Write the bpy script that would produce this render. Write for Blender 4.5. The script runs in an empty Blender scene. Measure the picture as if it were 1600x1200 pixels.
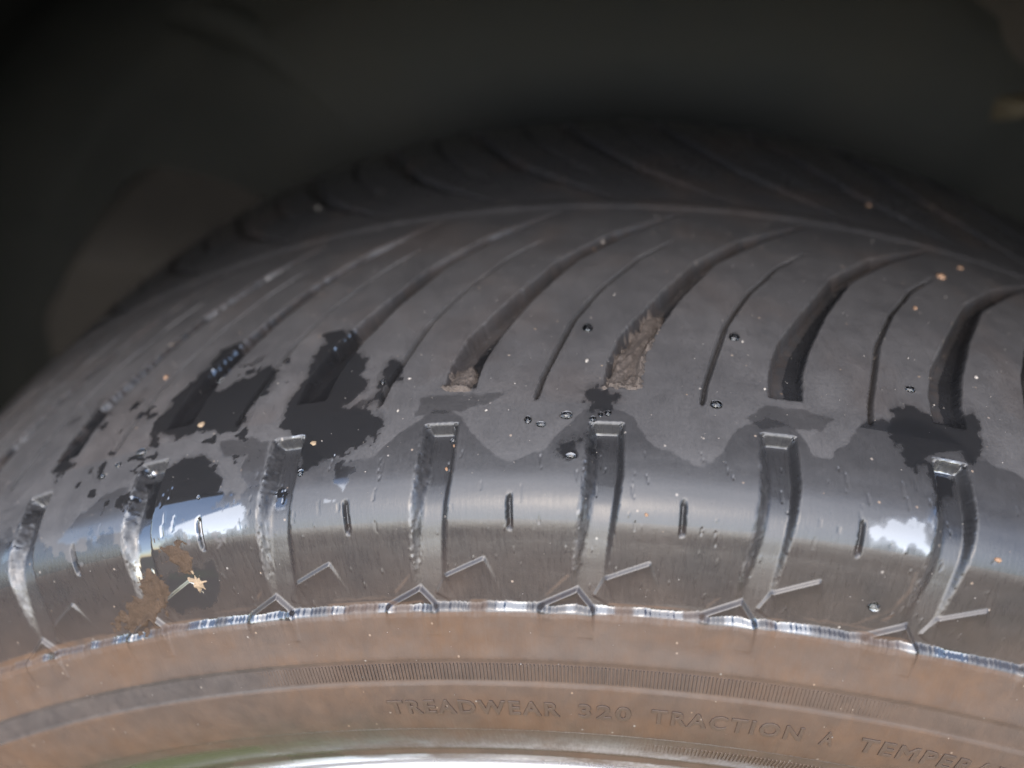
import bpy, math, random
import numpy as np

# ------------------------------------------------------------------ camera, world, sun, exposure
AX = 0.312                                   # height of the axle above the ground
scene = bpy.context.scene
col = scene.collection
cam_d = bpy.data.cameras.new('camera')
cam = bpy.data.objects.new('camera', cam_d); col.objects.link(cam)
cam.location = (-0.007688, -0.211097, 0.403940 + AX)
cam.rotation_euler = (0.95881, 0.02272, 0.10256)
cam_d.sensor_width = 36.0
cam_d.lens = 1299.88 / 1600 * 36.0
cam_d.clip_start = 0.005; cam_d.clip_end = 500
cam_d.dof.use_dof = True
cam_d.dof.focus_distance = 0.157
cam_d.dof.aperture_fstop = 7.0
scene.camera = cam

SUN_EL, SUN_AZ = math.radians(44), math.radians(184)     # azimuth measured from +Y towards +X
w = bpy.data.worlds.new('World'); scene.world = w; w.use_nodes = True
nt = w.node_tree
bg = nt.nodes['Background']
sky = nt.nodes.new('ShaderNodeTexSky'); sky.sky_type = 'NISHITA'; sky.sun_disc = False
sky.sun_elevation = SUN_EL; sky.sun_rotation = SUN_AZ
sky.dust_density = 1.6; sky.ozone_density = 1.0; sky.air_density = 1.0
nt.links.new(sky.outputs[0], bg.inputs[0]); bg.inputs[1].default_value = 0.15
sd = bpy.data.lights.new('sun', 'SUN'); sd.energy = 1.5; sd.angle = math.radians(95); sd.color = (1, .99, .97)
sun = bpy.data.objects.new('sun', sd); col.objects.link(sun)
dirv = (math.sin(SUN_AZ)*math.cos(SUN_EL), math.cos(SUN_AZ)*math.cos(SUN_EL), math.sin(SUN_EL))
from mathutils import Vector
sun.rotation_euler = Vector(dirv).to_track_quat('Z', 'Y').to_euler()
sun.location = (0, -3, 4)
vs = scene.view_settings
vs.view_transform = 'Standard'; vs.look = 'None'; vs.gamma = 1.0; vs.use_curve_mapping = False
vs.exposure = 2.72
scene.render.engine = 'CYCLES'
scene.cycles.max_bounces = 6

# ------------------------------------------------------------------ helpers
def tag(o, label=None, cat=None, group=None, kind=None):
    if label: o['label'] = label
    if cat: o['category'] = cat
    if group: o['group'] = group
    if kind: o['kind'] = kind
    return o

def empty(name, loc):
    o = bpy.data.objects.new(name, None); col.objects.link(o)
    o.location = loc; o.empty_display_size = .05
    return o

def mesh_obj(name, V, F, mat, parent=None, smooth=True, normals=None, attrs=None, origin=None):
    """V (n,3) world coords; F (m,3|4) indices"""
    V = np.asarray(V, np.float32); F = np.asarray(F, np.int32)
    off = np.zeros(3, np.float32)
    if parent is not None: off = np.array(parent['_o'], np.float32)
    elif origin is not None: off = np.array(origin, np.float32)
    me = bpy.data.meshes.new(name)
    n = F.shape[1]
    me.vertices.add(len(V)); me.vertices.foreach_set('co', (V - off).ravel())
    me.loops.add(F.size); me.loops.foreach_set('vertex_index', F.ravel())
    me.polygons.add(len(F))
    me.polygons.foreach_set('loop_start', np.arange(0, F.size, n, dtype=np.int32))
    me.polygons.foreach_set('loop_total', np.full(len(F), n, np.int32))
    me.update(calc_edges=True)
    me.polygons.foreach_set('use_smooth', np.full(len(F), smooth, bool))
    if attrs:
        for k, (typ, a) in attrs.items():
            at = me.attributes.new(k, typ, 'POINT')
            at.data.foreach_set('color' if typ == 'FLOAT_COLOR' else 'vector', np.asarray(a, np.float32).ravel())
    if normals is not None:
        me.normals_split_custom_set_from_vertices(np.asarray(normals, np.float32))
    me.materials.append(mat)
    o = bpy.data.objects.new(name, me); col.objects.link(o)
    if parent is not None: o.parent = parent
    elif origin is not None: o.location = origin
    return o

def vnoise(x, y, seed=0):
    xi = np.floor(x).astype(np.int64); yi = np.floor(y).astype(np.int64)
    fx = x - xi; fy = y - yi
    fx = fx*fx*(3-2*fx); fy = fy*fy*(3-2*fy)
    def h(a, b):
        n = (a*374761393 + b*668265263 + seed*974634777) & 0xffffffff
        n = ((n ^ (n >> 13)) * 1274126177) & 0xffffffff
        return ((n ^ (n >> 16)) & 0xffff) / 65535.0
    a = h(xi, yi)*(1-fx) + h(xi+1, yi)*fx
    b = h(xi, yi+1)*(1-fx) + h(xi+1, yi+1)*fx
    return a*(1-fy) + b*fy

def fbm(x, y, seed=0, o=4):
    s = 0; a = .5
    for k in range(o):
        s = s + a*vnoise(x*2**k, y*2**k, seed+k*17); a *= .5
    return s / (1 - .5**o)

def sst(a, b, x):
    t = np.clip((x-a)/(b-a), 0, 1)
    return t*t*(3-2*t)

# ------------------------------------------------------------------ the tyre's surface: (pitch u, arc length s in mm) -> space
PITCH, PHI, RT = 0.10091, -0.43488, 0.315
MM = PITCH*RT*1000                           # one tread pitch in mm along the crown
CP = np.array([(0,315),(30,314.75),(55,313.8),(75.7,311.6),(88.1,309.3),(95.5,307.2),(100.3,305.1),(103.2,302.8),(104.8,300.5),(106.4,296.4),(108.4,290.4),(110.0,285.3),(111.3,281.4),(112.6,277.8),(114.1,274.0),(116,266),(116.6,258),(115.2,249),(112.4,241.0),(109.6,234.8),(105.5,229.5)], float)/1000
def hermite(P, n):
    d = np.linalg.norm(np.diff(P, axis=0), axis=1); t = np.r_[0, np.cumsum(d)]
    m = np.zeros_like(P)
    m[1:-1] = ((P[1:-1]-P[:-2])/d[:-1, None]*d[1:, None]+(P[2:]-P[1:-1])/d[1:, None]*d[:-1, None])/(d[:-1]+d[1:])[:, None]
    m[0] = [1, 0]; m[-1] = (P[-1]-P[-2])/d[-1]
    q = np.linspace(0, t[-1], n); i = np.clip(np.searchsorted(t, q, side='right')-1, 0, len(d)-1)
    u = ((q-t[i])/d[i])[:, None]; D = d[i][:, None]
    return (2*u**3-3*u**2+1)*P[i]+(u**3-2*u**2+u)*D*m[i]+(-2*u**3+3*u**2)*P[i+1]+(u**3-u**2)*D*m[i+1]
PP = hermite(CP, 4000)
SS = np.r_[0, np.cumsum(np.linalg.norm(np.diff(PP, axis=0), axis=1))]*1000
TT = np.gradient(PP, axis=0); TT /= np.linalg.norm(TT, axis=1)[:, None]
S_END = SS[-1]
def prof(s):
    a = np.abs(s); sg = np.where(s >= 0, 1.0, -1.0)
    y = -np.interp(a, SS, PP[:, 0])*sg; r = np.interp(a, SS, PP[:, 1])
    ty = np.interp(a, SS, TT[:, 0]); tr = np.interp(a, SS, TT[:, 1])
    return y, r, tr*sg, ty                  # position and outward normal (ny, nr)
def surf(u, s, h=0.0):
    """point (world) of the tyre surface lifted by h mm"""
    y, r, ny, nr = prof(s)
    y = y + ny*h/1000; r = r + nr*h/1000
    th = PHI + u*PITCH
    return np.stack([r*np.sin(th), y, r*np.cos(th)+AX], -1)
def surf_frame(u, s):
    y, r, ny, nr = prof(np.asarray(float(s))); th = PHI+u*PITCH
    n = Vector((float(nr)*math.sin(th), float(ny), float(nr)*math.cos(th))).normalized()
    t = Vector((math.cos(th), 0, -math.sin(th)))
    return n, t, n.cross(t)

# groove outlines in pitch units against s
MS = np.array([4, 6, 18, 32, 49, 63, 72, 80])
ML = np.array([1.78, 1.66, 1.16, .775, .475, .235, .15, .12])
MR = np.array([1.80, 1.72, 1.32, .925, .64, .45, .36, .33])
SPS = np.array([20, 22, 31, 37, 44, 50, 58, 77, 83])
SPC = np.array([1.68, 1.62, 1.38, 1.27, 1.13, 1.04, .925, .755, .72])
GS = np.array([88.0, 99, 106, 117, 121])
GL = np.array([.055, .042, .018, -.02, -.03])
GR = np.array([.255, .252, .226, .185, .17])
FAR_SHIFT = .42
DGX = np.linspace(80, 135, 221)
_k = np.hanning(25); _k /= _k.sum()
DGY = np.interp(DGX, [88, 92, 100, 105, 110, 115, 120, 125], [2.6, 2.6, 2.5, 1.85, 1.2, .65, .25, 0])
DGY[12:-12] = np.convolve(DGY, _k, 'valid')

def seg_dist(w, s, a, b):
    """distance in mm of (w pitches, s mm) from the segment a-b"""
    ax, ay, bx, by = a[0]*MM, a[1], b[0]*MM, b[1]
    px, py = w*MM, s
    dx, dy = bx-ax, by-ay
    t = np.clip(((px-ax)*dx+(py-ay)*dy)/(dx*dx+dy*dy), 0, 1)
    return np.hypot(px-ax-t*dx, py-ay-t*dy)

def main_groove(u, s):
    """signed inside distance (mm, >0 inside), index of the groove, side (-1 left wall, 1 right wall)"""
    best = np.full(np.shape(u), -99.0); idx = np.zeros(np.shape(u), int); side = np.zeros(np.shape(u))
    cw = (np.interp(s, MS, ML)+np.interp(s, MS, MR))/2; hw = (np.interp(s, MS, MR)-np.interp(s, MS, ML))/2
    slope = np.interp(s, MS, np.gradient(cw_tab, MS))*MM
    ca = 1/np.sqrt(1+slope**2)
    k0 = np.floor(u-cw+.5).astype(int)
    w_ = u-k0-cw
    d = (hw-np.abs(w_))*MM*ca
    d = np.minimum(d, np.minimum(79.3-s, s-4.6))
    return d, k0, np.sign(w_)
cw_tab = (ML+MR)/2

def height(u, s, parts=False):
    """relief in mm over the smooth surface; with parts=True also masks for dirt and the part index"""
    sh = np.shape(u)
    h = np.zeros(sh)
    ue = np.where(s >= 0, u, u-FAR_SHIFT); se = np.abs(s)
    far = s < 0
    jit = (vnoise(u*MM*1.9, s*1.9, 5)-.5)*.22
    # --- main curved grooves
    d, k, side = main_groove(ue, se)
    d = d + jit
    ing = d > 0
    Dm = np.interp(se, [4, 8, 20, 40, 62, 74, 79.5], [.4, 1.0, 2.9, 3.9, 3.6, 2.2, 1.2])
    wall = np.where(side < 0, 1.3, .8)
    mg = Dm*sst(0, 1, (d+.25)/(wall+.25))
    mg = mg*np.where(far, .6, 1)*(.5+.5*sst(-.5, 2.2, u))*(1+.12*(fbm(u*MM*.2, s*.2, 8)-.5))
    # --- sipes
    c = np.interp(se, SPS, SPC); sl = np.interp(se, SPS, np.gradient(SPC, SPS))*MM
    ks = np.floor(ue-c+.5); dsp = np.abs(ue-ks-c)*MM/np.sqrt(1+sl**2)+jit*.6
    hwid = np.interp(se, [20, 30, 60, 83], [.2, .35, .5, .42])
    sp = 1.8*(1-sst(hwid*.5, hwid*1.25, dsp))*sst(20, 26, se)*(1-sst(81.5, 83.2, se))
    # --- centre rib
    rib = .55*(1-sst(.8, 3.6, np.abs(s)+jit*4))
    # --- shoulder grooves
    L = np.interp(se, GS, GL); R = np.interp(se, GS, GR)
    kg = np.floor(ue-(L+R)/2+.5); w = ue-kg
    rs = 1.2
    dl = (w-L)*MM + jit*.5; dr = (R-w)*MM+jit*.4; dt = se-88.6+jit*.3
    # rounded upper corners
    corner = np.minimum(np.minimum(dl, dr), dt)
    cxl = np.maximum(rs-dl, 0); cxr = np.maximum(rs-dr, 0); cy = np.maximum(rs-dt, 0)
    corner = np.where((cxl > 0) & (cy > 0), rs-np.hypot(cxl, cy), corner)
    corner = np.where((cxr > 0) & (cy > 0), rs-np.hypot(cxr, cy), corner)
    fade = 1-sst(111, 119.5, se)
    Dg = np.interp(se, DGX, DGY)
    wl = np.interp(se, [88, 96, 108, 118], [1.3, 2.0, 2.4, 1.6])
    g = np.minimum(np.minimum(sst(-.35, 1, (dl)/wl), sst(-.4, 1, dr/.8)), sst(-.2, .45, dt))
    g = np.where(corner > 0, np.minimum(g, sst(-.2, 1.0, corner)+0*g), np.where(dt < 0, np.minimum(g, sst(-.5, 0, corner)), g))
    lug = Dg*np.where(se < 125, g, 0)
    inl = (dl > .1) & (dr > -.1) & (dt > 0) & (se < 117)
    # --- notches between them
    wn = ue-np.floor(ue)
    dn = np.abs(wn-.6)*MM + jit*.8
    nt_ = .9*(1-sst(.15, .55, dn))*sst(103.2, 104.6, se+jit*3)*(1-sst(109.2, 110.4, se))
    # --- step line and tent at the lower edge of the shoulder
    wc = ue-np.floor(ue+.3)               # -0.3 .. 0.7
    dA = seg_dist(wc, se, (.43, 115.6), (.165, 119.2)); dB = seg_dist(wc, se, (.165, 119.2), (.10, 122.8))
    dstep = np.minimum(dA, dB)
    step = .55*(1-sst(.15, .5, dA))+.3*(1-sst(.1, .4, dB))
    # area right/below of the step line sits a little proud
    tent = np.interp(wc, [-.24, 0, .095], [125.0, 121.4, 125.0])
    tent = np.where((wc > -.24) & (wc < .095), tent, 125.0)
    tooth = .07*np.sin(u*MM*2*np.pi/.95)+.22*(vnoise(u*MM*1.9, u*0, 3)-.5)+.5*(vnoise(u*MM*.45, u*0, 4)-.5)
    dsw = se-125.0-tooth
    led = 1.0*sst(-.3, .85, dsw)+.38*sst(.5, 2.1, dsw)
    tsl = np.where(wc < 0, .47, -1.3); td = (se-tent)/np.sqrt(1+tsl**2)
    intent = sst(-.26, -.22, wc)*(1-sst(.085, .115, wc))
    dten = np.where((wc > -.25) & (wc < .11), np.abs(td), 9)
    tn = .85*sst(-.35, .5, td)*np.exp(-np.maximum(td-.4, 0)/1.6)*intent*(se < 131)
    def sstep(a, bb, amp, dec):
        ax, ay, bx, by = a[0]*MM, a[1], bb[0]*MM, bb[1]
        ex, ey = bx-ax, by-ay; l = math.hypot(ex, ey)
        t = ((wc*MM-ax)*ex+(se-ay)*ey)/l; sdd = ((wc*MM-ax)*ey-(se-ay)*ex)/l
        if sdd is None: pass
        return amp*sst(-.32, .32, sdd)*np.exp(-np.maximum(sdd, 0)/dec)*sst(-.3, .3, t)*(1-sst(l-.2, l+.3, t))
    stp = np.maximum(sstep((.43, 115.6), (.165, 119.2), .5, 2.2), sstep((.165, 119.2), (.10, 122.8), .35, 1.6))
    step = 0.0*se
    # --- sidewall mouldings
    band = -.28*sst(135.8, 136.3, se)*(1-sst(140.8, 141.3, se))
    ridge = -.75*sst(153.9, 154.6, se)*(1-sst(167, 169, se))
    h = h - np.where(se < 80.5, np.maximum(mg*(d > -.3), sp), 0) - np.where(se > 82, 0, 0)
    h = h - sp*((se >= 80.5) & (se < 84)) + rib
    h = np.where(se > 84, -np.maximum(np.maximum(lug, nt_), step*(1-g*(se < 119)))+led+tn+stp*(1-.0*g)+band+ridge, h)
    # feathered, worn surface: faint circumferential wear
    h = h + .10*(fbm(u*1.3, s*.16, 21)-.5)*(se < 124)
    # rubber lips torn up on the edges of the left groove walls
    tear = (np.exp(-((dl+.2)/.5)**2)*(se > 90)*(se < 116)*np.maximum(vnoise(u*MM*3.2, s*1.3, 31)-.35, 0))
    h = h + .2*tear + .22*(vnoise(u*MM*3.6, s*.7, 37)-.5)*sst(-.5, .1, dl)*(1-sst(1.2, 2.0, dl))*(se > 89.5)*(se < 117)
    if not parts: return h
    return h, dict(d=d, k=k, side=side, ing=ing, inl=inl, kg=kg, w=w, wc=wc, dl=dl, dr=dr, se=se, far=far, tear=tear,
                   sipe=sp, dn=dn, tent=tent, notch=nt_, dten=dten, g=g)

_r = np.random.default_rng(21)
SCRATCH = [(_r.uniform(-1, 8), _r.uniform(94, 109), _r.uniform(.6, 3.2), _r.uniform(-.25, .25), _r.uniform(.05, .17), _r.uniform(.05, .13)) for _ in range(130)]
NUBS = [(_r.uniform(-1, 8), _r.uniform(106, 124), _r.uniform(.3, 1.1), _r.uniform(-.1, .1), -_r.uniform(.04, .11), _r.uniform(.06, .13)) for _ in range(110)]
def scratches(u, s):
    out = np.zeros(u.shape)
    for su, ss_, ln, sl, dp, wd in SCRATCH+NUBS:
        m = (np.abs(u-su) < .05) & (s > ss_-.5) & (s < ss_+ln+.5)
        if m.any():
            d = seg_dist(u[m], s[m], (su, ss_), (su+sl*ln/MM, ss_+ln))
            out[m] -= dp*(1-sst(wd*.4, wd*1.9, d))
    return out

def poly_sd(u, s, poly):
    """signed distance in mm, >0 inside; evaluated only near the polygon"""
    P = np.array(poly)*[MM, 1]
    out = np.full(u.shape, -9.0)
    x = u*MM
    m = (x > P[:, 0].min()-4) & (x < P[:, 0].max()+4) & (s > P[:, 1].min()-4) & (s < P[:, 1].max()+4)
    if not m.any(): return out
    px, py = x[m], s[m]
    dd = np.full(px.shape, 1e9); c = np.zeros(px.shape, bool)
    for i in range(len(P)):
        a, b = P[i-1], P[i]
        e = b-a
        t = np.clip(((px-a[0])*e[0]+(py-a[1])*e[1])/(e@e+1e-12), 0, 1)
        dd = np.minimum(dd, np.hypot(px-a[0]-t*e[0], py-a[1]-t*e[1]))
        if a[1] != b[1]:
            c ^= ((a[1] > py) != (b[1] > py)) & (px < (b[0]-a[0])*(py-a[1])/(b[1]-a[1])+a[0])
    out[m] = np.where(c, dd, -dd)
    return out

# outlines of wet areas, damp areas, mud, drops and grit in (pitch, mm) on the tyre
WET = [[(1.025, 81.93), (0.997, 76.01), (1.056, 68.68), (1.146, 65.01), (1.232, 59.14), (1.235, 52.9), (1.394, 52.12), (1.419, 58.77), (1.376, 61.7), (1.335, 66.84), (1.439, 71.24), (1.585, 68.31), (1.742, 66.48), (1.8, 64.64), (1.891, 68.68), (1.908, 73.08), (1.809, 75.28), (1.773, 78.62), (1.777, 81.56), (1.758, 84.5), (1.603, 83.4), (1.414, 81.93), (1.326, 83.03), (1.087, 80.83), (1.111, 84.5)], [(2.05, 80.46), (2.055, 76.01), (2.127, 73.44), (2.135, 66.11), (2.152, 56.94), (2.262, 55.47), (2.376, 57.67), (2.374, 63.54), (2.514, 66.48), (2.561, 69.78), (2.513, 72.71), (2.602, 76.01), (2.615, 77.84), (2.537, 79.36), (2.489, 81.93), (2.585, 83.4), (2.765, 84.86), (2.762, 88.16), (2.699, 91.83), (2.606, 93.67), (2.487, 94.77), (2.365, 95.87), (2.268, 97.34), (2.252, 91.47), (2.251, 88.53), (2.067, 84.86)], [(2.682, 78.21), (2.68, 74.54), (2.733, 68.68), (2.814, 71.24), (2.821, 76.01), (2.737, 76.74), (2.744, 81.19), (2.689, 82.66), (2.639, 81.56)], [(1.19, 91.1), (1.396, 89.26), (1.496, 89.26), (1.646, 92.2), (1.722, 95.87), (1.748, 99.18), (1.738, 102.48), (1.554, 104.33), (1.362, 104.69), (1.225, 106.94), (1.19, 104.33), (1.099, 94.04)], [(1.76, 102.11), (1.92, 103.22), (1.923, 106.2), (1.728, 106.94), (1.544, 106.57), (1.302, 106.57), (1.262, 105.47), (1.372, 102.85), (1.552, 102.48)], [(4.002, 80.83), (4.078, 78.62), (4.216, 80.83), (4.228, 83.76), (4.16, 85.6), (4.064, 85.6)], [(3.872, 93.3), (3.957, 91.83), (4.014, 92.57), (3.997, 94.4), (3.944, 97.34), (3.869, 96.23)], [(4.032, 91.47), (4.105, 89.26), (4.126, 92.2), (4.072, 95.14), (4.039, 95.14)], [(5.917, 76.01), (6.073, 76.38), (6.137, 78.62), (6.273, 76.38), (6.413, 74.18), (6.424, 77.84), (6.406, 81.93), (6.336, 85.6), (6.292, 88.89), (6.233, 86.33), (6.122, 85.96), (6.031, 87.8), (5.93, 92.2), (5.904, 90.36), (5.852, 86.33), (5.851, 83.03)], [(5.67, 103.96), (5.784, 102.85), (5.948, 102.85), (5.97, 106.57), (5.834, 106.94), (5.67, 106.94)], [(3.287, 70.51), (3.314, 64.27), (3.425, 61.34), (3.418, 65.74), (3.38, 70.88)], [(0.15, 81.56), (0.158, 77.11), (0.209, 69.41), (0.213, 62.81), (0.212, 59.5), (0.322, 68.68), (0.31, 76.74), (0.266, 83.03)], [(1.213, 115.38), (1.462, 113.55), (1.617, 112.82), (1.652, 115.75), (1.543, 120.52), (1.287, 122.35), (1.162, 120.15), (1.229, 117.58)], [(1.14, 102.85), (1.283, 101.01), (1.297, 107.31), (1.138, 113.55), (1.007, 113.55)], [(6.037, 90.0), (6.221, 88.16), (6.163, 94.04), (6.047, 98.45), (5.985, 103.59)]]
DAMP = [[(4.972, 85.23), (5.116, 81.19), (5.344, 81.56), (5.489, 83.03), (5.399, 86.33), (5.249, 86.33), (5.058, 87.8)], [(2.999, 81.56), (3.244, 80.83), (3.529, 81.19), (3.417, 84.13), (3.183, 85.96), (2.98, 86.33)], [(0.471, 102.48), (0.649, 96.97), (0.832, 93.67), (0.986, 93.3), (1.076, 99.92), (1.013, 103.22), (0.585, 103.22)], [(1.859, 92.57), (1.912, 88.16), (2.008, 88.89), (2.054, 98.08), (1.953, 99.55), (1.865, 96.23)], [(1.638, 86.7), (1.897, 86.7), (2.022, 90.36), (1.852, 91.83), (1.697, 90.36)]]
MUD = [[(4.138, 79.72), (4.352, 79.36), (4.387, 70.88), (4.486, 59.87), (4.54, 50.29), (4.429, 52.9), (4.297, 60.24), (4.202, 69.04)], [(3.116, 80.09), (3.295, 80.46), (3.323, 74.54), (3.265, 70.51), (3.175, 72.34)], [(0.671, 122.72), (1.009, 115.02), (1.123, 113.18), (1.223, 114.65), (1.215, 117.58), (1.114, 121.25), (0.917, 124.92)], [(1.271, 107.31), (1.462, 108.04), (1.461, 110.98), (1.462, 113.55), (1.388, 113.92), (1.341, 111.71), (1.267, 109.14)]]
DROPS = [(4.016, 61.34, 1.08), (4.804, 82.66, 0.99), (3.683, 88.16, 0.72), (3.763, 89.26, 0.72), (3.913, 87.06, 0.96), (6.038, 71.24, 0.83), (1.287, 62.07, 0.78), (2.704, 76.01, 0.53), (2.29, 97.34, 0.63), (1.588, 99.55, 0.4), (3.951, 96.23, 0.7), (3.217, 90.73, 0.48), (4.07, 87.8, 0.6), (4.115, 86.7, 0.48), (4.16, 86.33, 0.6), (0.993, 84.86, 1.04), (5.779, 119.05, 0.88), (4.967, 62.07, 1.09), (1.077, 90.0, 0.87), (0.71, 88.89, 0.61), (0.817, 86.7, 0.6)]
CHIPS = [(1.42, 80.46, 1.01), (2.333, 90.73, 0.77)]
GRIT = [(6.735, 19.07, 1.6), (6.339, 39.29, 0.81), (6.992, 9.9, 0.93), (4.021, 71.98, 0.77), (3.241, 92.94, 0.6), (3.197, 97.34, 0.59), (4.391, 106.57, 0.57), (6.379, 106.2, 0.9), (0.832, 59.14, 0.98), (2.856, 84.5, 0.51), (6.468, -20.15, 0.81), (2.883, 75.64, 0.52), (1.221, -28.99, 0.85), (3.421, 85.6, 0.49), (5.11, 77.11, 0.51), (4.099, 20.9, 0.65), (5.017, 63.17, 0.54), (6.546, 62.44, 0.75)]
STAR = [(1.472, 116.48)]
FAR = [(1.277, -30.51), (2.117, -5.91), (0.239, -29.59), (1.011, -5.17), (2.062, -47.07), (3.054, -9.3), (-0.388, -14.24)]
TEXT = [(2.619, 147.72), (3.877, 148.09), (4.015, 148.09), (4.381, 148.46), (4.517, 148.46), (5.563, 148.82), (5.732, 148.46), (5.959, 147.72), (6.675, 144.78), (7.096, 142.95)]
SEAM = [(5.682, 123.45), (5.891, 119.05), (5.947, 115.02), (5.953, 111.35)]


# ------------------------------------------------------------------ materials
def new_mat(name):
    m = bpy.data.materials.new(name); m.use_nodes = True
    t = m.node_tree; return m, t, t.nodes['Principled BSDF']
def N(t, typ, **kw):
    n = t.nodes.new(typ)
    for k, v in kw.items():
        if k in n.inputs.keys(): n.inputs[k].default_value = v
        else: setattr(n, k, v)
    return n
def noise(t, vec, scale, detail=4, rough=.55):
    n = N(t, 'ShaderNodeTexNoise'); n.inputs['Scale'].default_value = scale
    n.inputs['Detail'].default_value = detail; n.inputs['Roughness'].default_value = rough
    if vec is not None: t.links.new(vec, n.inputs['Vector'])
    return n.outputs['Fac']
def ramp(t, src, a, b, lo=0.0, hi=1.0):
    n = N(t, 'ShaderNodeMapRange'); n.inputs[1].default_value = a; n.inputs[2].default_value = b
    n.inputs[3].default_value = lo; n.inputs[4].default_value = hi
    t.links.new(src, n.inputs[0]); return n.outputs[0]
def math_(t, op, a, b=None, c=None):
    n = N(t, 'ShaderNodeMath', operation=op)
    for i, x in enumerate((a, b, c)):
        if x is None: continue
        if isinstance(x, (int, float)): n.inputs[i].default_value = x
        else: t.links.new(x, n.inputs[i])
    return n.outputs[0]
def mixc(t, f, a, b):
    n = N(t, 'ShaderNodeMix', data_type='RGBA')
    if isinstance(f, (int, float)): n.inputs[0].default_value = f
    else: t.links.new(f, n.inputs[0])
    for i, x in ((6, a), (7, b)):
        if isinstance(x, tuple): n.inputs[i].default_value = (*x, 1)
        else: t.links.new(x, n.inputs[i])
    return n.outputs[2]

def make_rubber():
    m, t, b = new_mat('tyre_rubber')
    L = t.links
    mask = N(t, 'ShaderNodeAttribute', attribute_name='dirt')
    sep = N(t, 'ShaderNodeSeparateColor'); L.new(mask.outputs['Color'], sep.inputs[0])
    dust, wet, mud = sep.outputs[0], sep.outputs[1], sep.outputs[2]
    uv = N(t, 'ShaderNodeAttribute', attribute_name='surf').outputs['Vector']
    mp = N(t, 'ShaderNodeMapping'); mp.inputs['Scale'].default_value = (1, .16, 1); L.new(uv, mp.inputs[0])
    st = mp.outputs[0]
    n1 = noise(t, uv, 180, 6, .62); n2 = noise(t, uv, 1500, 3, .6); n3 = noise(t, st, 1600, 3, .6)
    n4 = noise(t, uv, 55, 5, .6)
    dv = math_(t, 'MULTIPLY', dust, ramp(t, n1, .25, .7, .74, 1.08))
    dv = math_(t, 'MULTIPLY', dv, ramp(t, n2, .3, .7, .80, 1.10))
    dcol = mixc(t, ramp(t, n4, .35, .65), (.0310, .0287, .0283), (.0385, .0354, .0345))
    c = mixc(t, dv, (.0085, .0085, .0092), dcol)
    mcol = mixc(t, ramp(t, n1, .3, .7), (.037, .0212, .0125), (.050, .030, .0185))
    mv = math_(t, 'MULTIPLY', mud, ramp(t, n4, .3, .7, .7, 1.1))
    mv = math_(t, 'MULTIPLY', mv, ramp(t, n3, .3, .7, .90, 1.06))
    mv = N2(t, mv)
    c = mixc(t, mv, c, mcol)
    # fine pale specks of grit stuck to the rubber
    vo = N(t, 'ShaderNodeTexVoronoi'); vo.inputs['Scale'].default_value = 420; L.new(uv, vo.inputs['Vector'])
    pick = N(t, 'ShaderNodeSeparateColor'); L.new(vo.outputs['Color'], pick.inputs[0])
    sp = math_(t, 'MULTIPLY', math_(t, 'LESS_THAN', vo.outputs['Distance'], .11), math_(t, 'GREATER_THAN', pick.outputs[0], .80))
    sp = math_(t, 'MULTIPLY', sp, math_(t, 'SUBTRACT', 1.0, wet))
    scol = mixc(t, pick.outputs[1], (.11, .10, .09), (.105, .072, .048))
    c = mixc(t, math_(t, 'MULTIPLY', sp, .75), c, scol)
    wc = mixc(t, .86, c, (.006, .006, .0065))
    c = mixc(t, wet, c, wc)
    L.new(c, b.inputs['Base Color'])
    cover = math_(t, 'MAXIMUM', dv, math_(t, 'MULTIPLY', mv, .98))
    r = math_(t, 'ADD', .21, math_(t, 'MULTIPLY', cover, .5))
    L.new(math_(t, 'MULTIPLY', ramp(t, wet, 0, 1, .28, .95), ramp(t, mv, .3, .9, 1.0, .45)), b.inputs['Specular IOR Level'])
    r = math_(t, 'ADD', r, ramp(t, n3, .3, .7, -.03, .06))
    wetr = math_(t, 'MULTIPLY', wet, .97)
    r = math_(t, 'ADD', math_(t, 'MULTIPLY', r, math_(t, 'SUBTRACT', 1.0, wetr)), math_(t, 'MULTIPLY', wetr, .035))
    L.new(r, b.inputs['Roughness'])
    b.inputs['IOR'].default_value = 1.52
    hgt = math_(t, 'ADD', math_(t, 'MULTIPLY', n2, .5), math_(t, 'MULTIPLY', n3, .7))
    hgt = math_(t, 'ADD', hgt, math_(t, 'MULTIPLY', n1, .6))
    bp = N(t, 'ShaderNodeBump'); bp.inputs['Distance'].default_value = .00012
    L.new(hgt, bp.inputs['Height'])
    L.new(math_(t, 'MULTIPLY', math_(t, 'SUBTRACT', 1.0, math_(t, 'MULTIPLY', wet, .95)), .3), bp.inputs['Strength'])
    L.new(bp.outputs[0], b.inputs['Normal'])
    return m
def N2(t, x):
    n = N(t, 'ShaderNodeClamp'); t.links.new(x, n.inputs[0]); return n.outputs[0]
RUBBER = make_rubber()

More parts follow.
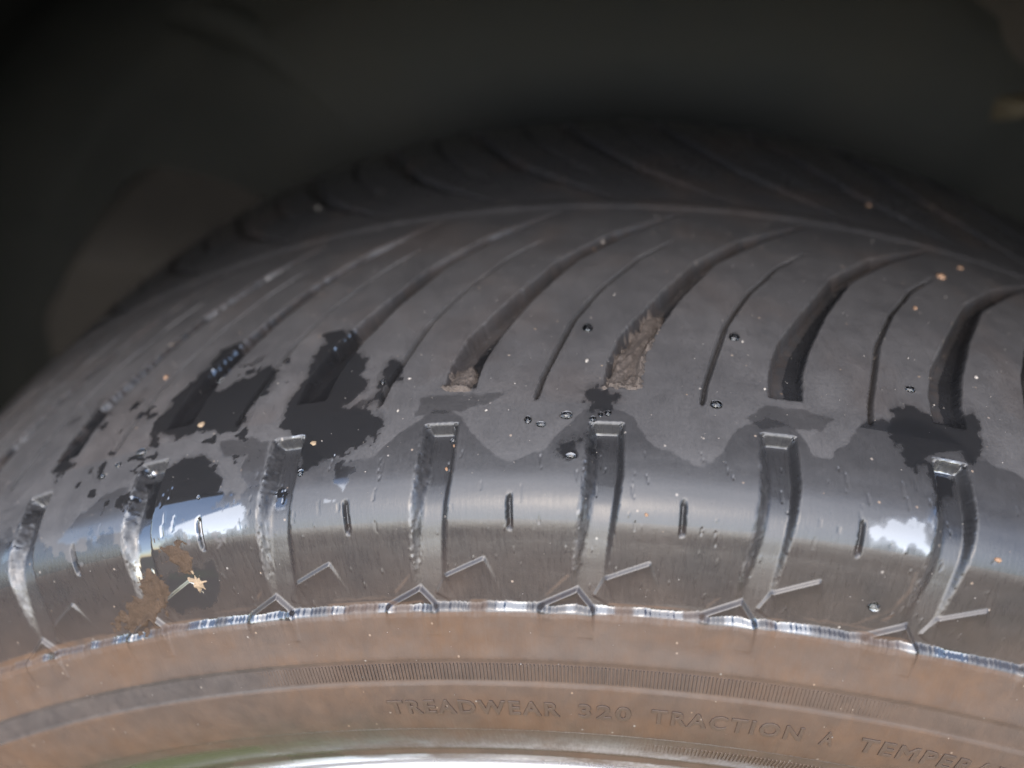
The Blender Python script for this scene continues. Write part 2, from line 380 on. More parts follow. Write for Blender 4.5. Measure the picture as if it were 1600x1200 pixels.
def simple(name, c1, c2, scale, rough, bump=.0003, bscale=None, metallic=0, spec=.5):
    m, t, b = new_mat(name)
    co = N(t, 'ShaderNodeTexCoord').outputs['Object']
    n = noise(t, co, scale, 6, .6)
    t.links.new(mixc(t, ramp(t, n, .3, .7), c1, c2), b.inputs['Base Color'])
    t.links.new(ramp(t, n, .3, .7, rough-.08, rough+.08), b.inputs['Roughness'])
    b.inputs['Metallic'].default_value = metallic
    b.inputs['Specular IOR Level'].default_value = spec
    bp = N(t, 'ShaderNodeBump'); bp.inputs['Distance'].default_value = bump
    t.links.new(noise(t, co, bscale or scale*4, 5, .65), bp.inputs['Height']); t.links.new(bp.outputs[0], b.inputs['Normal'])
    return m
LINER = simple('liner_plastic', (.0042, .0048, .0043), (.0105, .0098, .0078), 6, .75, .0012, 120, spec=.12)
LINER_MUD = simple('liner_dusty', (.0130, .0112, .0092), (.0185, .0155, .0125), 22, .85, .0010, 160, spec=.12)
CLIP = simple('clip_plastic', (.030, .023, .013), (.020, .016, .010), 60, .7, spec=.1)
MUDM = simple('dried_mud', (.026, .021, .018), (.056, .045, .038), 900, .85, .0004, 1800, spec=.12)
MUDB = simple('brown_mud', (.020, .0125, .0078), (.035, .0225, .0145), 500, .75, .0003, 1500, spec=.12)
FLAKE = simple('pale_flake', (.105, .074, .046), (.15, .109, .071), 700, .7, .0002, spec=.15)
GRIT_O = simple('grit_orange', (.105, .052, .026), (.13, .073, .038), 1500, .7, .0001)
GRIT_P = simple('grit_pale', (.095, .085, .075), (.14, .122, .105), 1500, .7, .0001)
ALLOY = simple('alloy', (.78, .78, .79), (.70, .70, .71), 30, .28, .0001, metallic=.85)
SOIL = simple('soil', (.062, .041, .028), (.105, .072, .049), 1.3, .9, .01, 40)
def patch_soil():
    t = SOIL.node_tree; b = t.nodes['Principled BSDF']
    co = N(t, 'ShaderNodeTexCoord').outputs['Object']
    src = b.inputs['Base Color'].links[0].from_socket
    g = ramp(t, noise(t, co, .8, 5, .6), .56, .64)
    d = N(t, 'ShaderNodeVectorMath', operation='DISTANCE'); t.links.new(co, d.inputs[0]); d.inputs[1].default_value = (-.25, -.32, 0)
    dn = math_(t, 'ADD', d.outputs['Value'], math_(t, 'MULTIPLY', noise(t, co, 9, 4, .6), .22))
    g = math_(t, 'MAXIMUM', g, ramp(t, dn, .40, .30))
    d2 = N(t, 'ShaderNodeVectorMath', operation='DISTANCE'); t.links.new(co, d2.inputs[0]); d2.inputs[1].default_value = (.95, -1.65, 0)
    g = math_(t, 'MAXIMUM', g, ramp(t, math_(t, 'ADD', d2.outputs['Value'], math_(t, 'MULTIPLY', noise(t, co, 5, 4, .6), .4)), .95, .75))
    t.links.new(mixc(t, g, src, (.075, .10, .026)), b.inputs['Base Color'])
patch_soil()
def make_water():
    m, t, b = new_mat('water')
    b.inputs['Base Color'].default_value = (1, 1, 1, 1); b.inputs['Roughness'].default_value = .01
    b.inputs['IOR'].default_value = 1.333; b.inputs['Transmission Weight'].default_value = 1.0
    return m
WATER = make_water()

# ------------------------------------------------------------------ ground
def ground():
    n = 61
    a = np.sign(np.linspace(-1, 1, n))*np.abs(np.linspace(-1, 1, n))**2.5*150
    X, Y = np.meshgrid(a, a, indexing='ij')
    Z = (fbm(X*.7+50, Y*.7+50, 3)-.5)*.05*np.clip(np.hypot(X, Y)-.5, 0, 1)
    V = np.stack([X, Y, Z], -1).reshape(-1, 3)
    i = np.arange(n*n).reshape(n, n)
    F = np.stack([i[:-1, :-1], i[1:, :-1], i[1:, 1:], i[:-1, 1:]], -1).reshape(-1, 4)
    o = mesh_obj('ground', V, F, SOIL); tag(o, 'brown bare soil ground with green grass patches', None, None, 'structure')
ground()

# ------------------------------------------------------------------ wheel-arch liner
def liner():
    root = empty('wheel_arch_liner', (0, .17, AX)); root['_o'] = [0, .17, AX]
    tag(root, 'dark dusty wheel arch liner enclosing the top of the tyre', 'wheel arch liner')
    # barrel (arch) joined to the inner wall by a rounded corner
    pr = []
    pr += [(-.094, .440), (-.092, .424), (-.088, .4195), (-.082, .419)]
    pr += [(y, .42) for y in np.linspace(-.076, .12, 14)]
    pr += [(.17-.05+.05*math.sin(a), .42-.05+.05*math.cos(a)) for a in np.radians(np.arange(10, 91, 10))]
    pr += [(.17, r) for r in np.linspace(.36, .10, 22)]
    pr = np.array(pr); a = np.radians(np.linspace(-112, 112, 180))
    A, J = np.meshgrid(a, np.arange(len(pr)), indexing='ij')
    y = pr[J, 0]; r = pr[J, 1]
    # long stiffening swells of the moulding
    y = y + np.where(r < .37, .006*np.sin(A*7+1)+.012*(fbm(A*3+9, r*12, 2)-.5), 0)
    r = r + np.where(y < .1, .003*np.sin(A*26), 0)
    r = r - np.where(r > .36, (.010+.012*sst(.0, .4, A))*sst(.36, .40, r), 0)
    V = np.stack([r*np.sin(A), y, r*np.cos(A)+AX], -1).reshape(-1, 3)
    n, m = A.shape; i = np.arange(n*m).reshape(n, m)
    F = np.stack([i[:-1, :-1], i[:-1, 1:], i[1:, 1:], i[1:, :-1]], -1).reshape(-1, 4)
    mesh_obj('liner_shell', V, F, LINER, root)
    def sheet(name, x0, x1, z0, z1, fn, mat, nx=70, nz=70):
        X, Z = np.meshgrid(np.linspace(x0, x1, nx), np.linspace(z0, z1, nz), indexing='ij')
        Y = fn(X, Z)
        V = np.stack([X, Y, Z+AX], -1).reshape(-1, 3)
        i = np.arange(nx*nz).reshape(nx, nz)
        F = np.stack([i[:-1, :-1], i[1:, :-1], i[1:, 1:], i[:-1, 1:]], -1).reshape(-1, 4)
        return mesh_obj(name, V, F, mat, root)
    # raised pad on the inner wall, left, with a sharp crease on its left and a long run-out to the right
    def pad(X, Z):
        xl = np.interp(Z, [0, .15, .19, .245, .30], [-.305, -.312, -.306, -.262, -.19])
        return .196-.065*sst(0, .016, X-xl)*sst(-.005, .05, .272-Z-.1*(X+.26))*sst(0, .12, -.10-X)
    sheet('moulded_pad', -.38, -.09, .0, .32, pad, LINER_MUD, 110, 90)
    # curved bead running up the wall
    def bead():
        t = np.linspace(0, 1, 50)
        cx = -.215+.115*t; cz = .335-.075*t**2.2-.01*t
        V = []; F = []
        for i, (x, z) in enumerate(zip(cx, cz)):
            tx, tz = (.115, -.165*t[i]**1.2-.01); l = math.hypot(tx, tz); nx, nz = -tz/l, tx/l
            for q in range(9):
                g = math.pi*q/8
                V.append((x+nx*.011*math.cos(g), .170-.008*math.sin(g), z+nz*.011*math.cos(g)+AX))
            if i:
                for q in range(8):
                    a = (i-1)*9+q; F.append((a, a+1, a+10, a+9))
        mesh_obj('liner_bead', V, F, LINER, root)
    bead()
    # fixing tab at the right
    def tab():
        X, Z = np.meshgrid(np.linspace(-1, 1, 24), np.linspace(-1, 1, 16), indexing='ij')
        d = np.maximum(np.abs(X)**4, np.abs(Z)**4)
        V = np.stack([.178+.026*X, .168-.014*(1-d), .296+.0055*Z+.004*X+AX], -1).reshape(-1, 3)
        i = np.arange(24*16).reshape(24, 16)
        F = np.stack([i[:-1, :-1], i[1:, :-1], i[1:, 1:], i[:-1, 1:]], -1).reshape(-1, 4)
        mesh_obj('fixing_tab', V, F, CLIP, root)
    tab()
    # dusty swelling, upper right
    sheet('dusty_panel', .06, .36, .24, .44, lambda X, Z: .20-.045*np.maximum(1-((X-.21)/.15)**2-((Z-.34)/.10)**2, -1), LINER_MUD, 40, 40)
liner()

# ------------------------------------------------------------------ wheel
wheel = empty('wheel', (0, 0, 0)); wheel['_o'] = [0, 0, 0]
tag(wheel, 'worn wet black car tyre with chevron tread, muddy brown sidewall and silver rim edge', 'tyre')

def build_tyre():
    def steps(a, b, d): return np.linspace(a, b, max(2, int(round((b-a)/d))+1))[:-1]
    um = MM
    full = 2*math.pi/PITCH
    U = np.r_[steps(-6, -1.6, .55/um), steps(-1.6, 8.6, .31/um), steps(8.6, 10, .8/um), steps(10, full-6, .14), [full-6]]
    S = np.r_[steps(-S_END, -96, 3.0), steps(-96, -20, .75), steps(-20, 84, .46), steps(84, 131, .25), steps(131, S_END, .45), [S_END]]
    UU, SG = np.meshgrid(U, S, indexing='ij')
    H, q = height(UU, SG, True)
    # inner sidewall plain
    H = np.where(SG < -97, 0, H)
    ja = S > 92; jb = (U > -1.3) & (U < 8.3); ix = np.ix_(jb, ja)
    H[ix] += scratches(UU[ix], SG[ix])
    detail = (UU > -6.01) & (UU < 10.01)
    # --- dirt masks, with some shade and reflections painted into dust and mud
    se = q['se']; near = ~q['far']
    mm = UU*MM
    nz = fbm(mm*.12, SG*.12, 41); nf = fbm(mm*.7, SG*.7, 42)
    tx = np.linspace(0, 1, 201)[:-1]; ty = np.interp(tx, [0, .06, .25, .32, .42, .62, .8, .9, 1], [86.3, 86.0, 86.0, 89.5, 94.5, 97.2, 95.5, 90, 86.3])
    kr = np.hanning(33); kr /= kr.sum(); ty = np.convolve(np.r_[ty[-16:], ty, ty[:16]], kr, 'valid')
    tong = np.interp(UU-np.floor(UU), tx, ty, period=1.0)
    left = 1-sst(1.6, 2.6, UU)
    right = sst(5.3, 5.7, UU)
    tong = tong*(1-left)+left*(103+(fbm(mm*.25, SG*.25, 77)-.5)*26)
    tong = tong*(1-right)+right*(84.5+4*np.sin(UU*5))
    dust = sst(-.5, .5, tong-SG+(nf-.5)*1.0+(fbm(mm*.16, SG*.16, 48)-.5)*5.5)
    dust = dust*(.62+.3*nz)
    clean = ~(SG < tong)
    # thin dirt on the shoulder faces and below; upper part lightened as painted sky sheen
    dust = np.maximum(dust, np.where(SG > 84, .06+.30*(1-sst(100, 107, SG))+.12*(nf-.5), 0))
    # groove floors and walls: dust, with lit left and shaded right painted in
    dust = np.where(q['ing'] & (se < 80), np.where(q['side'] < 0, .12+.40*sst(.3, 3.2, UU), .06)*(.5+.6*nz), dust)
    gm = q['ing'] & (se < 80) & (q['side'] < 0)
    dust = np.where(np.abs(SG)+(nf-.5)*3.2 < 3.2, (.45+.6*nf), dust)*(1-.86*sst(0, 1, (52-SG)/82))  # dust thinned towards crown and far side to paint in the arch's shade
    lw = (q['dl'] > -.6) & (q['dl'] < np.interp(se, [88, 104, 118], [.9, 1.9, .5])+1.2*(nf-.5)) & (se > 88.5) & (se < 118)
    dust = np.where(lw & near,   .30+.62*(fbm(mm*2.6, SG*1.2, 9)-.35), dust)
    wi = (q['inl'] & ~lw)*(1-sst(107, 116.5, se)); dust = dust*(1-wi)+.15*wi
    mud = np.where(gm, .14*sst(.35, .65, nf), 0.0)
    low = near & (SG > 108)
    mud = np.where(low, .15+.12*sst(112, 124, SG)+.16*(nz-.5), mud)  # thin mud, browned further to paint in the reflected ground
    mud = mud*(1-.7*q['inl']*(1-sst(109, 116.5, se)))
    seam = np.minimum(seg_dist(q['wc'], SG, (-.23, 124.2), (-.06, 119.0)), 9)
    mud = np.maximum(mud, (1-sst(.1, .7, seam))*.5*sst(.35, .6, vnoise(mm*.45, SG*.45, 3))*near)
    mud = np.maximum(mud, near*.45*np.exp(-((SG-123.9+nf*.8)/.5)**2)*sst(.35, .65, vnoise(UU*2.3, SG*0, 15)))
    sdl = np.full(UU.shape, 9.0)
    for a, b in zip(SEAM[:-1], SEAM[1:]): sdl = np.minimum(sdl, seg_dist(UU, SG, a, b))
    mud = np.maximum(mud, (1-sst(.1, .8, sdl))*.42*(.4+nf))
    side = near & (SG > 126.0)
    mud = np.where(side, .84+.75*(fbm(mm*.045+2, SG*.10, 83)-.5)+.25*(nf-.5), mud)
    bandm = side & (SG > 135.9) & (SG < 141.2)
    mud = np.where(bandm, .70+.2*(nf-.5)-.45*(1-sst(1.4, 2.6, UU)), mud)
    mud = np.where(side & (SG > 154.2), mud*.85, mud)
    dust = np.where(side, .35+.3*nf, dust)
    mud = np.where(near & (SG > 124.6) & (SG < 126.0), .12, mud)
    dust = np.where(near & (SG > 124.6) & (SG < 126.0), .15, dust)
    mud = np.maximum(mud, near*(SG > 123.6)*(SG < 126.6)*.9*(1-sst(.1, .9, UU+.6*(nf-.5))))
    mud = np.maximum(mud, near*(SG > 124.2)*(SG < 126.4)*.7*sst(.55, .7, vnoise(UU*4.3+.5, SG*.2, 29)))
    # scattered brown on the dry tread
    mud = np.maximum(mud, np.where(SG < 84,   .12*sst(.5, .8, fbm(mm*.06+7, SG*.06, 55)), 0))
    # --- wet film
    wet = np.zeros_like(UU)
    e1 = (fbm(mm*.55, SG*.55, 61, 5)-.5)*4.2
    for P in WET: wet = np.maximum(wet, .4*sst(-1.3, .1, poly_sd(UU, SG, P)+e1*.6))
    for P in WET: wet = np.maximum(wet, sst(-.22, .22, poly_sd(UU, SG, P)+e1))
    for (du_, ds_, dr_) in DROPS: wet = np.maximum(wet, sst(-.15, .15, dr_*.98-np.hypot((UU-du_)*MM, SG-ds_)+(nf-.5)*.3))
    for P in DAMP: wet = np.maximum(wet, .48*sst(-.3, .3, poly_sd(UU, SG, P)+e1*.4))
    rw = lw & near; wet = np.maximum(wet, np.where(rw,   .26*sst(.35, .7, fbm(mm*2.4, SG*.45, 19)), 0))
    # small splashes round the big wet areas on the left
    spl = sst(.66, .70, fbm(mm*.28+3, SG*.28, 91, 4))*sst(-.5, .6, UU)*(1-sst(2.4, 2.9, UU))*sst(58, 66, SG)*(1-sst(102, 106, SG))
    wet = np.maximum(wet, spl)
    # the lowest ledge holds water
    wet = np.maximum(wet, np.where(near & (SG > 124.5) & (SG < 125.9), .08+.75*sst(.42, .66, vnoise(UU*9.1, SG*0, 71)), 0))
    side_wet = near*sst(157, 160, SG)*(sst(.48, .6, fbm(mm*.03, SG*.05, 13))*.4+.3*sst(-.6, .3, UU)*(1-sst(1.6, 2.4, UU)))
    wet = np.maximum(wet, side_wet)
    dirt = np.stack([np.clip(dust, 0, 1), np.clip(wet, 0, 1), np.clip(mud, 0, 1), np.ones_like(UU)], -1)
    # --- points and normals
    P = surf(UU, SG, H)
    du = np.gradient(P, axis=0); ds = np.gradient(P, axis=1)
    nrm = np.cross(ds, du)
    nrm /= np.linalg.norm(nrm, axis=2)[..., None]+1e-20
    # outward check
    y_, r_, ny_, nr_ = prof(SG); th = PHI+UU*PITCH
    ref = np.stack([nr_*np.sin(th), ny_, nr_*np.cos(th)], -1)
    flip = np.sign(np.sum(nrm*ref, -1).mean()); nrm *= flip
    sf = np.stack([mm/1000, SG/1000, np.zeros_like(mm)], -1)
    # --- partition into parts, by face
    nu, ns = UU.shape
    def fc(a): return a[:-1, :-1]
    uc = (UU[:-1, :-1]+UU[1:, 1:])/2; sc = (SG[:-1, :-1]+SG[1:, 1:])/2
    _, f = height(uc, sc, True)
    ids = np.zeros(uc.shape, np.int64)           # 0: tread carcass
    kk = np.where(f['far'], uc-FAR_SHIFT, uc)
    cm = np.interp(np.abs(sc), MS, cw_tab)
    blk = np.floor(kk-cm).astype(np.int64)+50
    ase = np.abs(sc)
    win = (uc > -2.5) & (uc < 9.5)
    nearf = sc > 0
    mid = (ase > 3.2) & (ase < 79.3) & win
    ids = np.where(mid & nearf, 1000+blk, ids)
    ids = np.where(mid & ~nearf, 2000+blk, ids)
    ids = np.where(mid & nearf & (f['d'] > 0), 3000+f['k']+50, ids)
    ids = np.where(mid & ~nearf & (f['d'] > 0), 3500+f['k']+50, ids)
    ids = np.where((ase <= 3.2), 10, ids)
    ids = np.where(nearf & (sc >= 79.3) & (sc < 87.2), 11, ids)
    wl = uc-.155
    shb = nearf & (sc >= 87.2) & (sc < 125.0) & win
    ids = np.where(shb, 4000+np.floor(wl).astype(np.int64)+50, ids)
    ids = np.where(shb & f['inl'], 5000+f['kg'].astype(np.int64)+50, ids)
    ids = np.where(nearf & (sc >= 125.0), 12, ids)
    ids = np.where(nearf & (sc >= 155.2), 13, ids)
    ids = np.where(sc < -97, 14, ids)
    idx = np.arange(nu*ns).reshape(nu, ns)
    quad = np.stack([idx[:-1, :-1], idx[1:, :-1], idx[1:, 1:], idx[:-1, 1:]], -1)
    if flip < 0: pass
    # orientation: make the face normal agree with the outward direction
    a = P[:-1, :-1]; b = P[1:, :-1]; c = P[:-1, 1:]
    if np.sum(np.cross(b-a, c-a)*ref[:-1, :-1], -1).mean() < 0: quad = quad[..., ::-1]
    names = {0: 'tread', 1: 'tread_block', 2: 'tread_block', 3: 'tread_groove', 4: 'shoulder_block', 5: 'shoulder_groove'}
    special = {10: 'centre_rib', 11: 'shoulder_rib', 12: 'sidewall', 13: 'bead_area', 14: 'inner_sidewall'}
    Pf = P.reshape(-1, 3); nf_ = nrm.reshape(-1, 3); df = dirt.reshape(-1, 4); sff = sf.reshape(-1, 3)
    fl = ids.ravel(); qf = quad.reshape(-1, 4)
    order = np.argsort(fl, kind='stable'); fs = fl[order]
    cuts = np.r_[0, np.nonzero(np.diff(fs))[0]+1, len(fs)]
    for s0, s1 in zip(cuts[:-1], cuts[1:]):
        i = int(fs[s0]); fi = qf[order[s0:s1]]
        vi, inv = np.unique(fi, return_inverse=True)
        name = special.get(i) or names[i//1000]
        if i >= 1000 and s1-s0 < 150: name = 'tread'
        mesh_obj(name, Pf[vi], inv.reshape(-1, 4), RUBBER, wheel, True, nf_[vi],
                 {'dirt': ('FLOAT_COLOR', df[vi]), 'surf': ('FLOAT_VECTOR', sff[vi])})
build_tyre()

def attr_for(n, u, s, dust, wet, mud):
    d = np.tile([dust, wet, mud, 1.0], (n, 1)); sf = np.stack([u*MM/1000, s/1000, 0*u], -1)
    return {'dirt': ('FLOAT_COLOR', d), 'surf': ('FLOAT_VECTOR', sf)}

def serration(s0, s1, u0, u1, period, hh, name, wetf, mudf):
    V = []; F = []; A = []
    k = 0
    n = int((u1-u0)*MM/period)
    rnd = random.Random(4)
    us = []; ss = []; hs = []
    for i in range(n):
        u = u0+i*period/MM
        hw = period*.27/MM
        m = len(us)
        for (a, b, h) in ((-1, 0, -.35), (-.45, 0, 1), (.45, 0, 1), (1, 0, -.35), (-1, 1, -.35), (-.45, 1, 1), (.45, 1, 1), (1, 1, -.35)):
            us.append(u+a*hw); ss.append(s0+(s1-s0)*b+(.25 if (b == 0) == (h > 0) else -.25)*(1 if h > 0 else 0)); hs.append(h*hh*min(1, (u-u0)/.9, (u1-u)/1.6)-.02 if h > 0 else h)
        F += [(m, m+1, m+5, m+4), (m+1, m+2, m+6, m+5), (m+2, m+3, m+7, m+6), (m, m+3, m+2, m+1), (m+4, m+5, m+6, m+7)]
    us, ss, hs = map(np.array, (us, ss, hs))
    V = surf(us, ss, hs + height(us, ss))
    at = attr_for(len(us), us, ss, .5, wetf, .5)
    at['dirt'] = ('FLOAT_COLOR', np.stack([.5+0*us, 0*us, mudf(us), 1+0*us], -1))
    o = mesh_obj(name, V, F[::1], RUBBER, wheel, False, None, at)
    o['kind'] = 'stuff'
serration(136.6, 140.5, 1.6, 6.4, .80, .30, 'serrated_band', 0, lambda u: .45+.35*sst(4.5, 6, u)+.3*(1-sst(1.6, 2.6, u)))
serration(157.6, 161.5, 4.2, 7.6, .95, .22, 'serrated_band', 0, lambda u: .8+0*u)

def word(txt, u0, u1, s_mid, hgt, lift):
    cu = bpy.data.curves.new('tmp', 'FONT'); cu.body = txt; cu.extrude = .12; cu.bevel_depth = .03; cu.resolution_u = 3
    cu.space_character = 1.25
    ob = bpy.data.objects.new('tmp', cu); col.objects.link(ob)
    dg = bpy.context.evaluated_depsgraph_get()
    me = bpy.data.meshes.new_from_object(ob.evaluated_get(dg))
    n = len(me.vertices); co = np.empty(n*3); me.vertices.foreach_get('co', co); co = co.reshape(-1, 3)
    me.calc_loop_triangles()
    F = np.empty(len(me.loop_triangles)*3, np.int32); me.loop_triangles.foreach_get('vertices', F); F = F.reshape(-1, 3)
    bpy.data.objects.remove(ob); bpy.data.curves.remove(cu); bpy.data.meshes.remove(me)
    x0, x1 = co[:, 0].min(), co[:, 0].max()
    u = u0+(co[:, 0]-x0)/(x1-x0)*(u1-u0)
    s = s_mid+hgt*.5-co[:, 1]/.70*hgt
    z = co[:, 2]; z = (z-z.min())/(z.max()-z.min())
    V = surf(u, s, height(u, s)-.2+(lift+.2)*z)
    o = mesh_obj('raised_lettering', V, F, RUBBER, wheel, False, None, attr_for(n, u, s, .35, .1, .70))
    o['label'] = 'raised rubber letters reading ' + txt
for txt, a, b in (('TREADWEAR', 2.62, 3.88), ('320', 4.01, 4.38), ('TRACTION', 4.52, 5.57), ('A', 5.70, 5.79), ('TEMPERATURE', 5.97, 7.50)):
    word(txt, a, b, 146.9, 3.4, .26)

def rim():
    pr = np.array([(-.106, .2196), (-.1085, .2211), (-.1102, .2236), (-.1108, .2264), (-.1102, .2288), (-.1088, .2298), (-.1070, .2291), (-.1040, .2261), (-.100, .2260), (-.090, .2190), (-.06, .212),
                   (.06, .212), (.1, .226), (.107, .234)])
    inner = np.array([(-.106, .2250), (-.098, .214), (-.090, .2085), (-.05, .205), (-.035, .195), (-.045, .12), (-.06, .06), (-.062, 0.0001)])
    def lathe(pr, name):
        a = np.linspace(0, 2*math.pi, 361)[:-1]
        A, J = np.meshgrid(a, np.arange(len(pr)), indexing='ij')
        y, r = pr[J, 0], pr[J, 1]
        V = np.stack([r*np.sin(A), y, r*np.cos(A)+AX], -1).reshape(-1, 3)
        n, m = A.shape; i = np.arange(n*m).reshape(n, m); i2 = np.roll(i, -1, 0)
        F = np.stack([i[:, :-1], i2[:, :-1], i2[:, 1:], i[:, 1:]], -1).reshape(-1, 4)
        return mesh_obj(name, V, F, ALLOY, wheel)
    lathe(pr, 'rim'); lathe(inner, 'wheel_disc')
rim()

# ------------------------------------------------------------------ small things lying on the tyre
def patch(name, poly, th, mat, label, cat, seed, edge=1.2, res=.28, rough=1.0, group=None, streak=False):
    P = np.array(poly)
    u = np.arange(P[:, 0].min()-.06, P[:, 0].max()+.06, res/MM); s = np.arange(P[:, 1].min()-1.5, P[:, 1].max()+1.5, res)
    UU, SG = np.meshgrid(u, s, indexing='ij')
    sd = poly_sd(UU, SG, poly)+(fbm(UU*MM*.8, SG*.8, seed)-.5)*2.4*rough
    t = th*sst(-.15, edge, sd)*(.35+1.3*fbm(UU*MM*.5, SG*.5, seed+5))+.25*th*(fbm(UU*MM*1.8, SG*1.8, seed+9)-.5)*(sd > .2)
    if streak:
        ac = UU*MM+.43*SG
        t = th*sst(-.15, edge, sd)*(.15+1.1*fbm(ac*.95, SG*.16, seed+3, 5))*(.5+.9*fbm(ac*.25, SG*.12, seed+4))
    V = surf(UU, SG, height(UU, SG)+np.where(sd > 0, t+.02, -.12)).reshape(-1, 3)
    n, m = UU.shape; i = np.arange(n*m).reshape(n, m)
    F = np.stack([i[:-1, :-1], i[:-1, 1:], i[1:, 1:], i[1:, :-1]], -1)
    F = F[np.maximum(sd[:-1, :-1], sd[1:, 1:]) > -.25].reshape(-1, 4)
    vi, inv = np.unique(F, return_inverse=True)
    V = V[vi]; c = V.mean(0)
    o = mesh_obj(name, V, inv.reshape(-1, 4), mat, None, True, None, None, tuple(float(x) for x in c))
    return tag(o, label, cat, group)
patch('mud_clump', MUD[0], 2.1, MUDM, 'large streaky grey-brown mud clump filling the mouth of a curved tread groove', 'mud', 3, streak=True)
patch('mud_clump', MUD[1], 1.4, MUDM, 'smaller pale mud clump at the foot of the groove left of the big clump', 'mud', 7, streak=True)
patch('mud_smear', MUD[2], .24, MUDB, 'wide brown mud smear low on the shoulder at the left', 'mud', 11, rough=2.6)
patch('mud_smear', MUD[3], .2, MUDB, 'narrow brown mud streak above the pale star-shaped flake', 'mud', 13, rough=2.2)

def blob(name, u, s, rad, flat, mat, seed, rough, label, cat, group=None, seg=16, rings=8, lift=0.0):
    rnd = random.Random(seed)
    n, t, bt = surf_frame(u, s)
    h = float(height(np.array([u]), np.array([float(s)]))[0])
    c = Vector(surf(np.array(u), np.array(float(s)), h)) + n*(lift*rad/1000)
    V = []; F = []
    asp = rnd.uniform(.8, 1.25)
    fr = [rnd.uniform(0, 6.28) for _ in range(4)]
    for j in range(rings+1):
        ph = (-.25+1.25*j/rings)*math.pi/2 if j else -.25*math.pi/2
        for i in range(seg):
            a = 2*math.pi*i/seg
            k = 1+rough*(.5*math.sin(2*a+fr[0])+.35*math.sin(3*a+fr[1]+ph)+.3*math.sin(5*a+fr[2]-2*ph))
            x = math.cos(ph)*math.cos(a)*k*asp; y = math.cos(ph)*math.sin(a)*k/asp; z = math.sin(ph)*flat*(1+rough*.4*math.sin(3*a+fr[3]))
            V.append(c+(t*x+bt*y+n*z)*(rad/1000))
    for j in range(rings):
        for i in range(seg):
            F.append((j*seg+i, j*seg+(i+1) % seg, (j+1)*seg+(i+1) % seg, (j+1)*seg+i))
    base = len(V)
    V = [tuple(v) for v in V]
    # close underside
    V.append(tuple(c-n*(.4*flat*rad/1000)))
    F3 = [(base, (i+1) % seg, i, i) for i in range(seg)]
    me = bpy.data.meshes.new(name)
    org = np.array(c)
    me.from_pydata([tuple(np.array(v)-org) for v in V], [], F+[f[:3] for f in F3])
    for p in me.polygons: p.use_smooth = True
    me.materials.append(mat)
    o = bpy.data.objects.new(name, me); col.objects.link(o); o.location = tuple(c)
    return tag(o, label, cat, group)

DROP_LABELS = [
 'round clear water drop beside the narrow slit between the two upper middle grooves',
 'clear water drop just below the lower end of a slit, right of the middle',
 'left one of two water drops side by side in the middle of the shoulder band',
 'right one of two water drops side by side in the middle of the shoulder band',
 'water drop left of the wet corner of the middle shoulder groove',
 'water drop above the black wet patch at the right',
 'water drop on the upper edge of the large wet patch at the left',
 'tiny water drop at the tip of the jagged wet patch left of the middle',
 'water drop under the second wet patch beside a shoulder groove top',
 'tiny water drop inside the round black wet spot at the left',
 'bright water drop on the small black wet spot left of a shoulder groove',
 'tiny water drop on the right wall at the top of a dry shoulder groove',
 'leftmost of the three water drops lined up over the wet shoulder groove top',
 'middle one of the three water drops lined up over the wet shoulder groove top',
 'rightmost of the three water drops lined up over the wet shoulder groove top',
 'large water drop at the top corner of the wet groove at the left',
 'bright water drop low on the shoulder block at the right, near the ridge',
 'flat dark water drop touching a slit in the upper right of the tread',
 'water drop on the rim of the shoulder groove beside the round wet spot',
 'small water drop at the far left, the left one of a close pair',
 'small water drop at the far left, the right one of a close pair']
for i, (u, s, r) in enumerate(DROPS):
    blob('water_drop', u, s, r*1.15, .72, WATER, 100+i, .08, DROP_LABELS[i], 'water drop', 'water drops on the tyre', 20, 8)
GRIT_LABELS = [
 'largest orange grit grain, on the upper right tread block',
 'small orange grain below and right of the largest orange grain',
 'small orange grain just above the largest orange grain, near the centre rib',
 'pale grain in the middle of the tread between slit and mud clump',
 'orange grain on the top right corner of a dry shoulder groove',
 'orange grain part way down the right wall of a dry shoulder groove',
 'orange grain low on the shoulder block right of the middle',
 'orange grain on the shoulder at the right edge',
 'orange grain on the grey dust above the large wet patch at left',
 'tiny pale grain beside the jagged wet patch',
 'reddish grain on the far half of the tread, right of the middle',
 'tiny grain on the block above the jagged wet patch',
 'pale grain on the far half of the tread, at the left',
 'tiny grain on the shoulder band left of the middle',
 'tiny grain at the left edge of the wide groove right of the middle',
 'pale grain near the centre rib in the upper middle',
 'tiny grain beside the flat dark water drop',
 'pale grain between the last slit and the wet groove at the right']
ORANGE = {0, 1, 2, 4, 5, 6, 7, 8, 10}
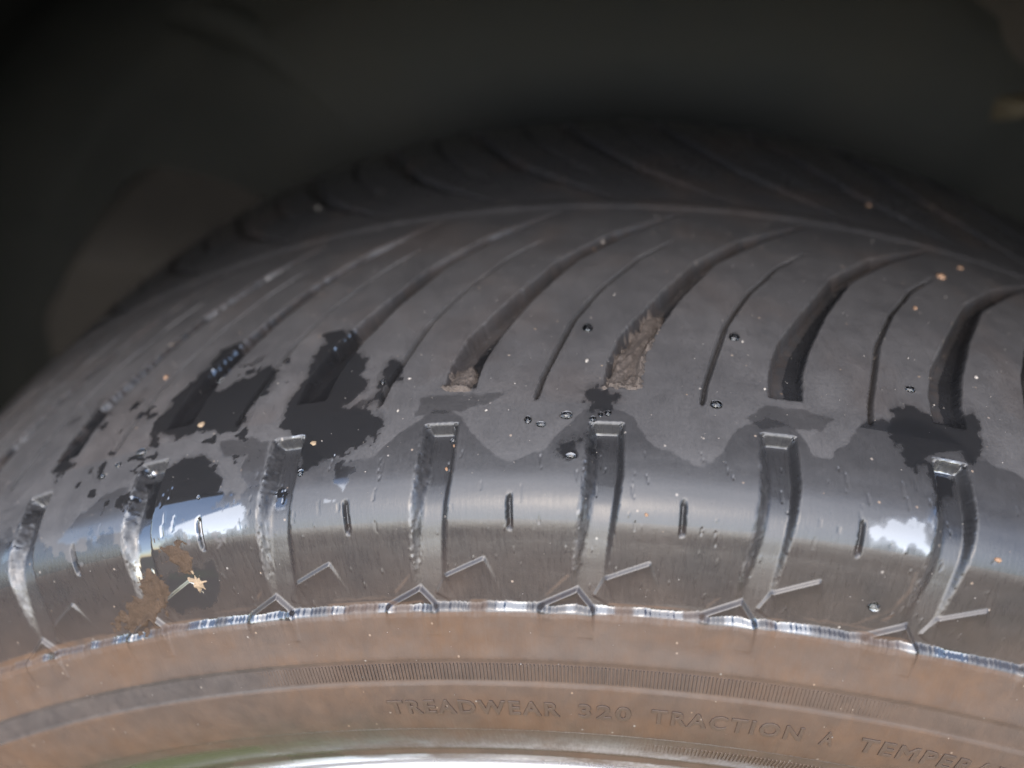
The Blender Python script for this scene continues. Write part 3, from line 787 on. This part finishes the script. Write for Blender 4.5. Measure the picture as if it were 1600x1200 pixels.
for i, (u, s, r) in enumerate(GRIT):
    blob('grit_grain', u, s, r*.60, .8, GRIT_O if i in ORANGE else GRIT_P, 300+i, .28, GRIT_LABELS[i], 'grit', 'grit grains stuck to the tread', 10, 5)
for i, (u, s, r) in enumerate(CHIPS):
    blob('pale_chip', u, s, r*.8, .5, FLAKE, 400+i, .3,
         ['pale chip lying in the middle of the large black wet patch', 'pale chip on the black wet patch right of a shoulder groove top'][i], 'chip', None, 10, 5)
def star():
    u, s = STAR[0]; rnd = random.Random(5)
    poly = []
    for i in range(14):
        a = 2*math.pi*i/14; r = (1.9 if i % 2 == 0 else 1.05)*rnd.uniform(.8, 1.2)
        poly.append((u+r*math.cos(a)/MM, s+r*math.sin(a)*1.2))
    patch('pale_flake', poly, .5, FLAKE, 'pale tan star-shaped flake stuck low on the wet shoulder at the left', 'flake', 17, .6, .16, .35)
star()

def scatter():
    rnd = np.random.default_rng(8)
    n = 900
    u = rnd.uniform(-2, 8.5, n); s = np.where(rnd.random(n) < .8, rnd.uniform(-25, 90, n), rnd.uniform(90, 150, n))
    r = rnd.uniform(.05, .14, n)*np.where(rnd.random(n) < .08, 1.7, 1)
    h = height(u, s)
    base = np.array([(1, 0, 0), (-1, 0, 0), (0, 1, 0), (0, -1, 0), (0, 0, 1), (0, 0, -.6)], float)
    f8 = np.array([(0, 2, 4), (2, 1, 4), (1, 3, 4), (3, 0, 4), (2, 0, 5), (1, 2, 5), (3, 1, 5), (0, 3, 5)])
    V = []; F = []
    for i in range(n):
        nn, t, bt = (np.array(v) for v in surf_frame(u[i], s[i]))
        c = surf(np.array(u[i]), np.array(s[i]), h[i]+.3*r[i])
        b = base*rnd.uniform(.6, 1.4, (6, 1))*r[i]/1000
        V.append(c+b[:, :1]*t+b[:, 1:2]*bt+b[:, 2:]*nn); F.append(f8+6*i)
    o = mesh_obj('fine_grit', np.concatenate(V), np.concatenate(F), GRIT_P)
    tag(o, 'fine pale sand specks scattered over the tread', 'sand', None, 'stuff')
scatter()
for o in bpy.data.objects:
    if '_o' in o: del o['_o']
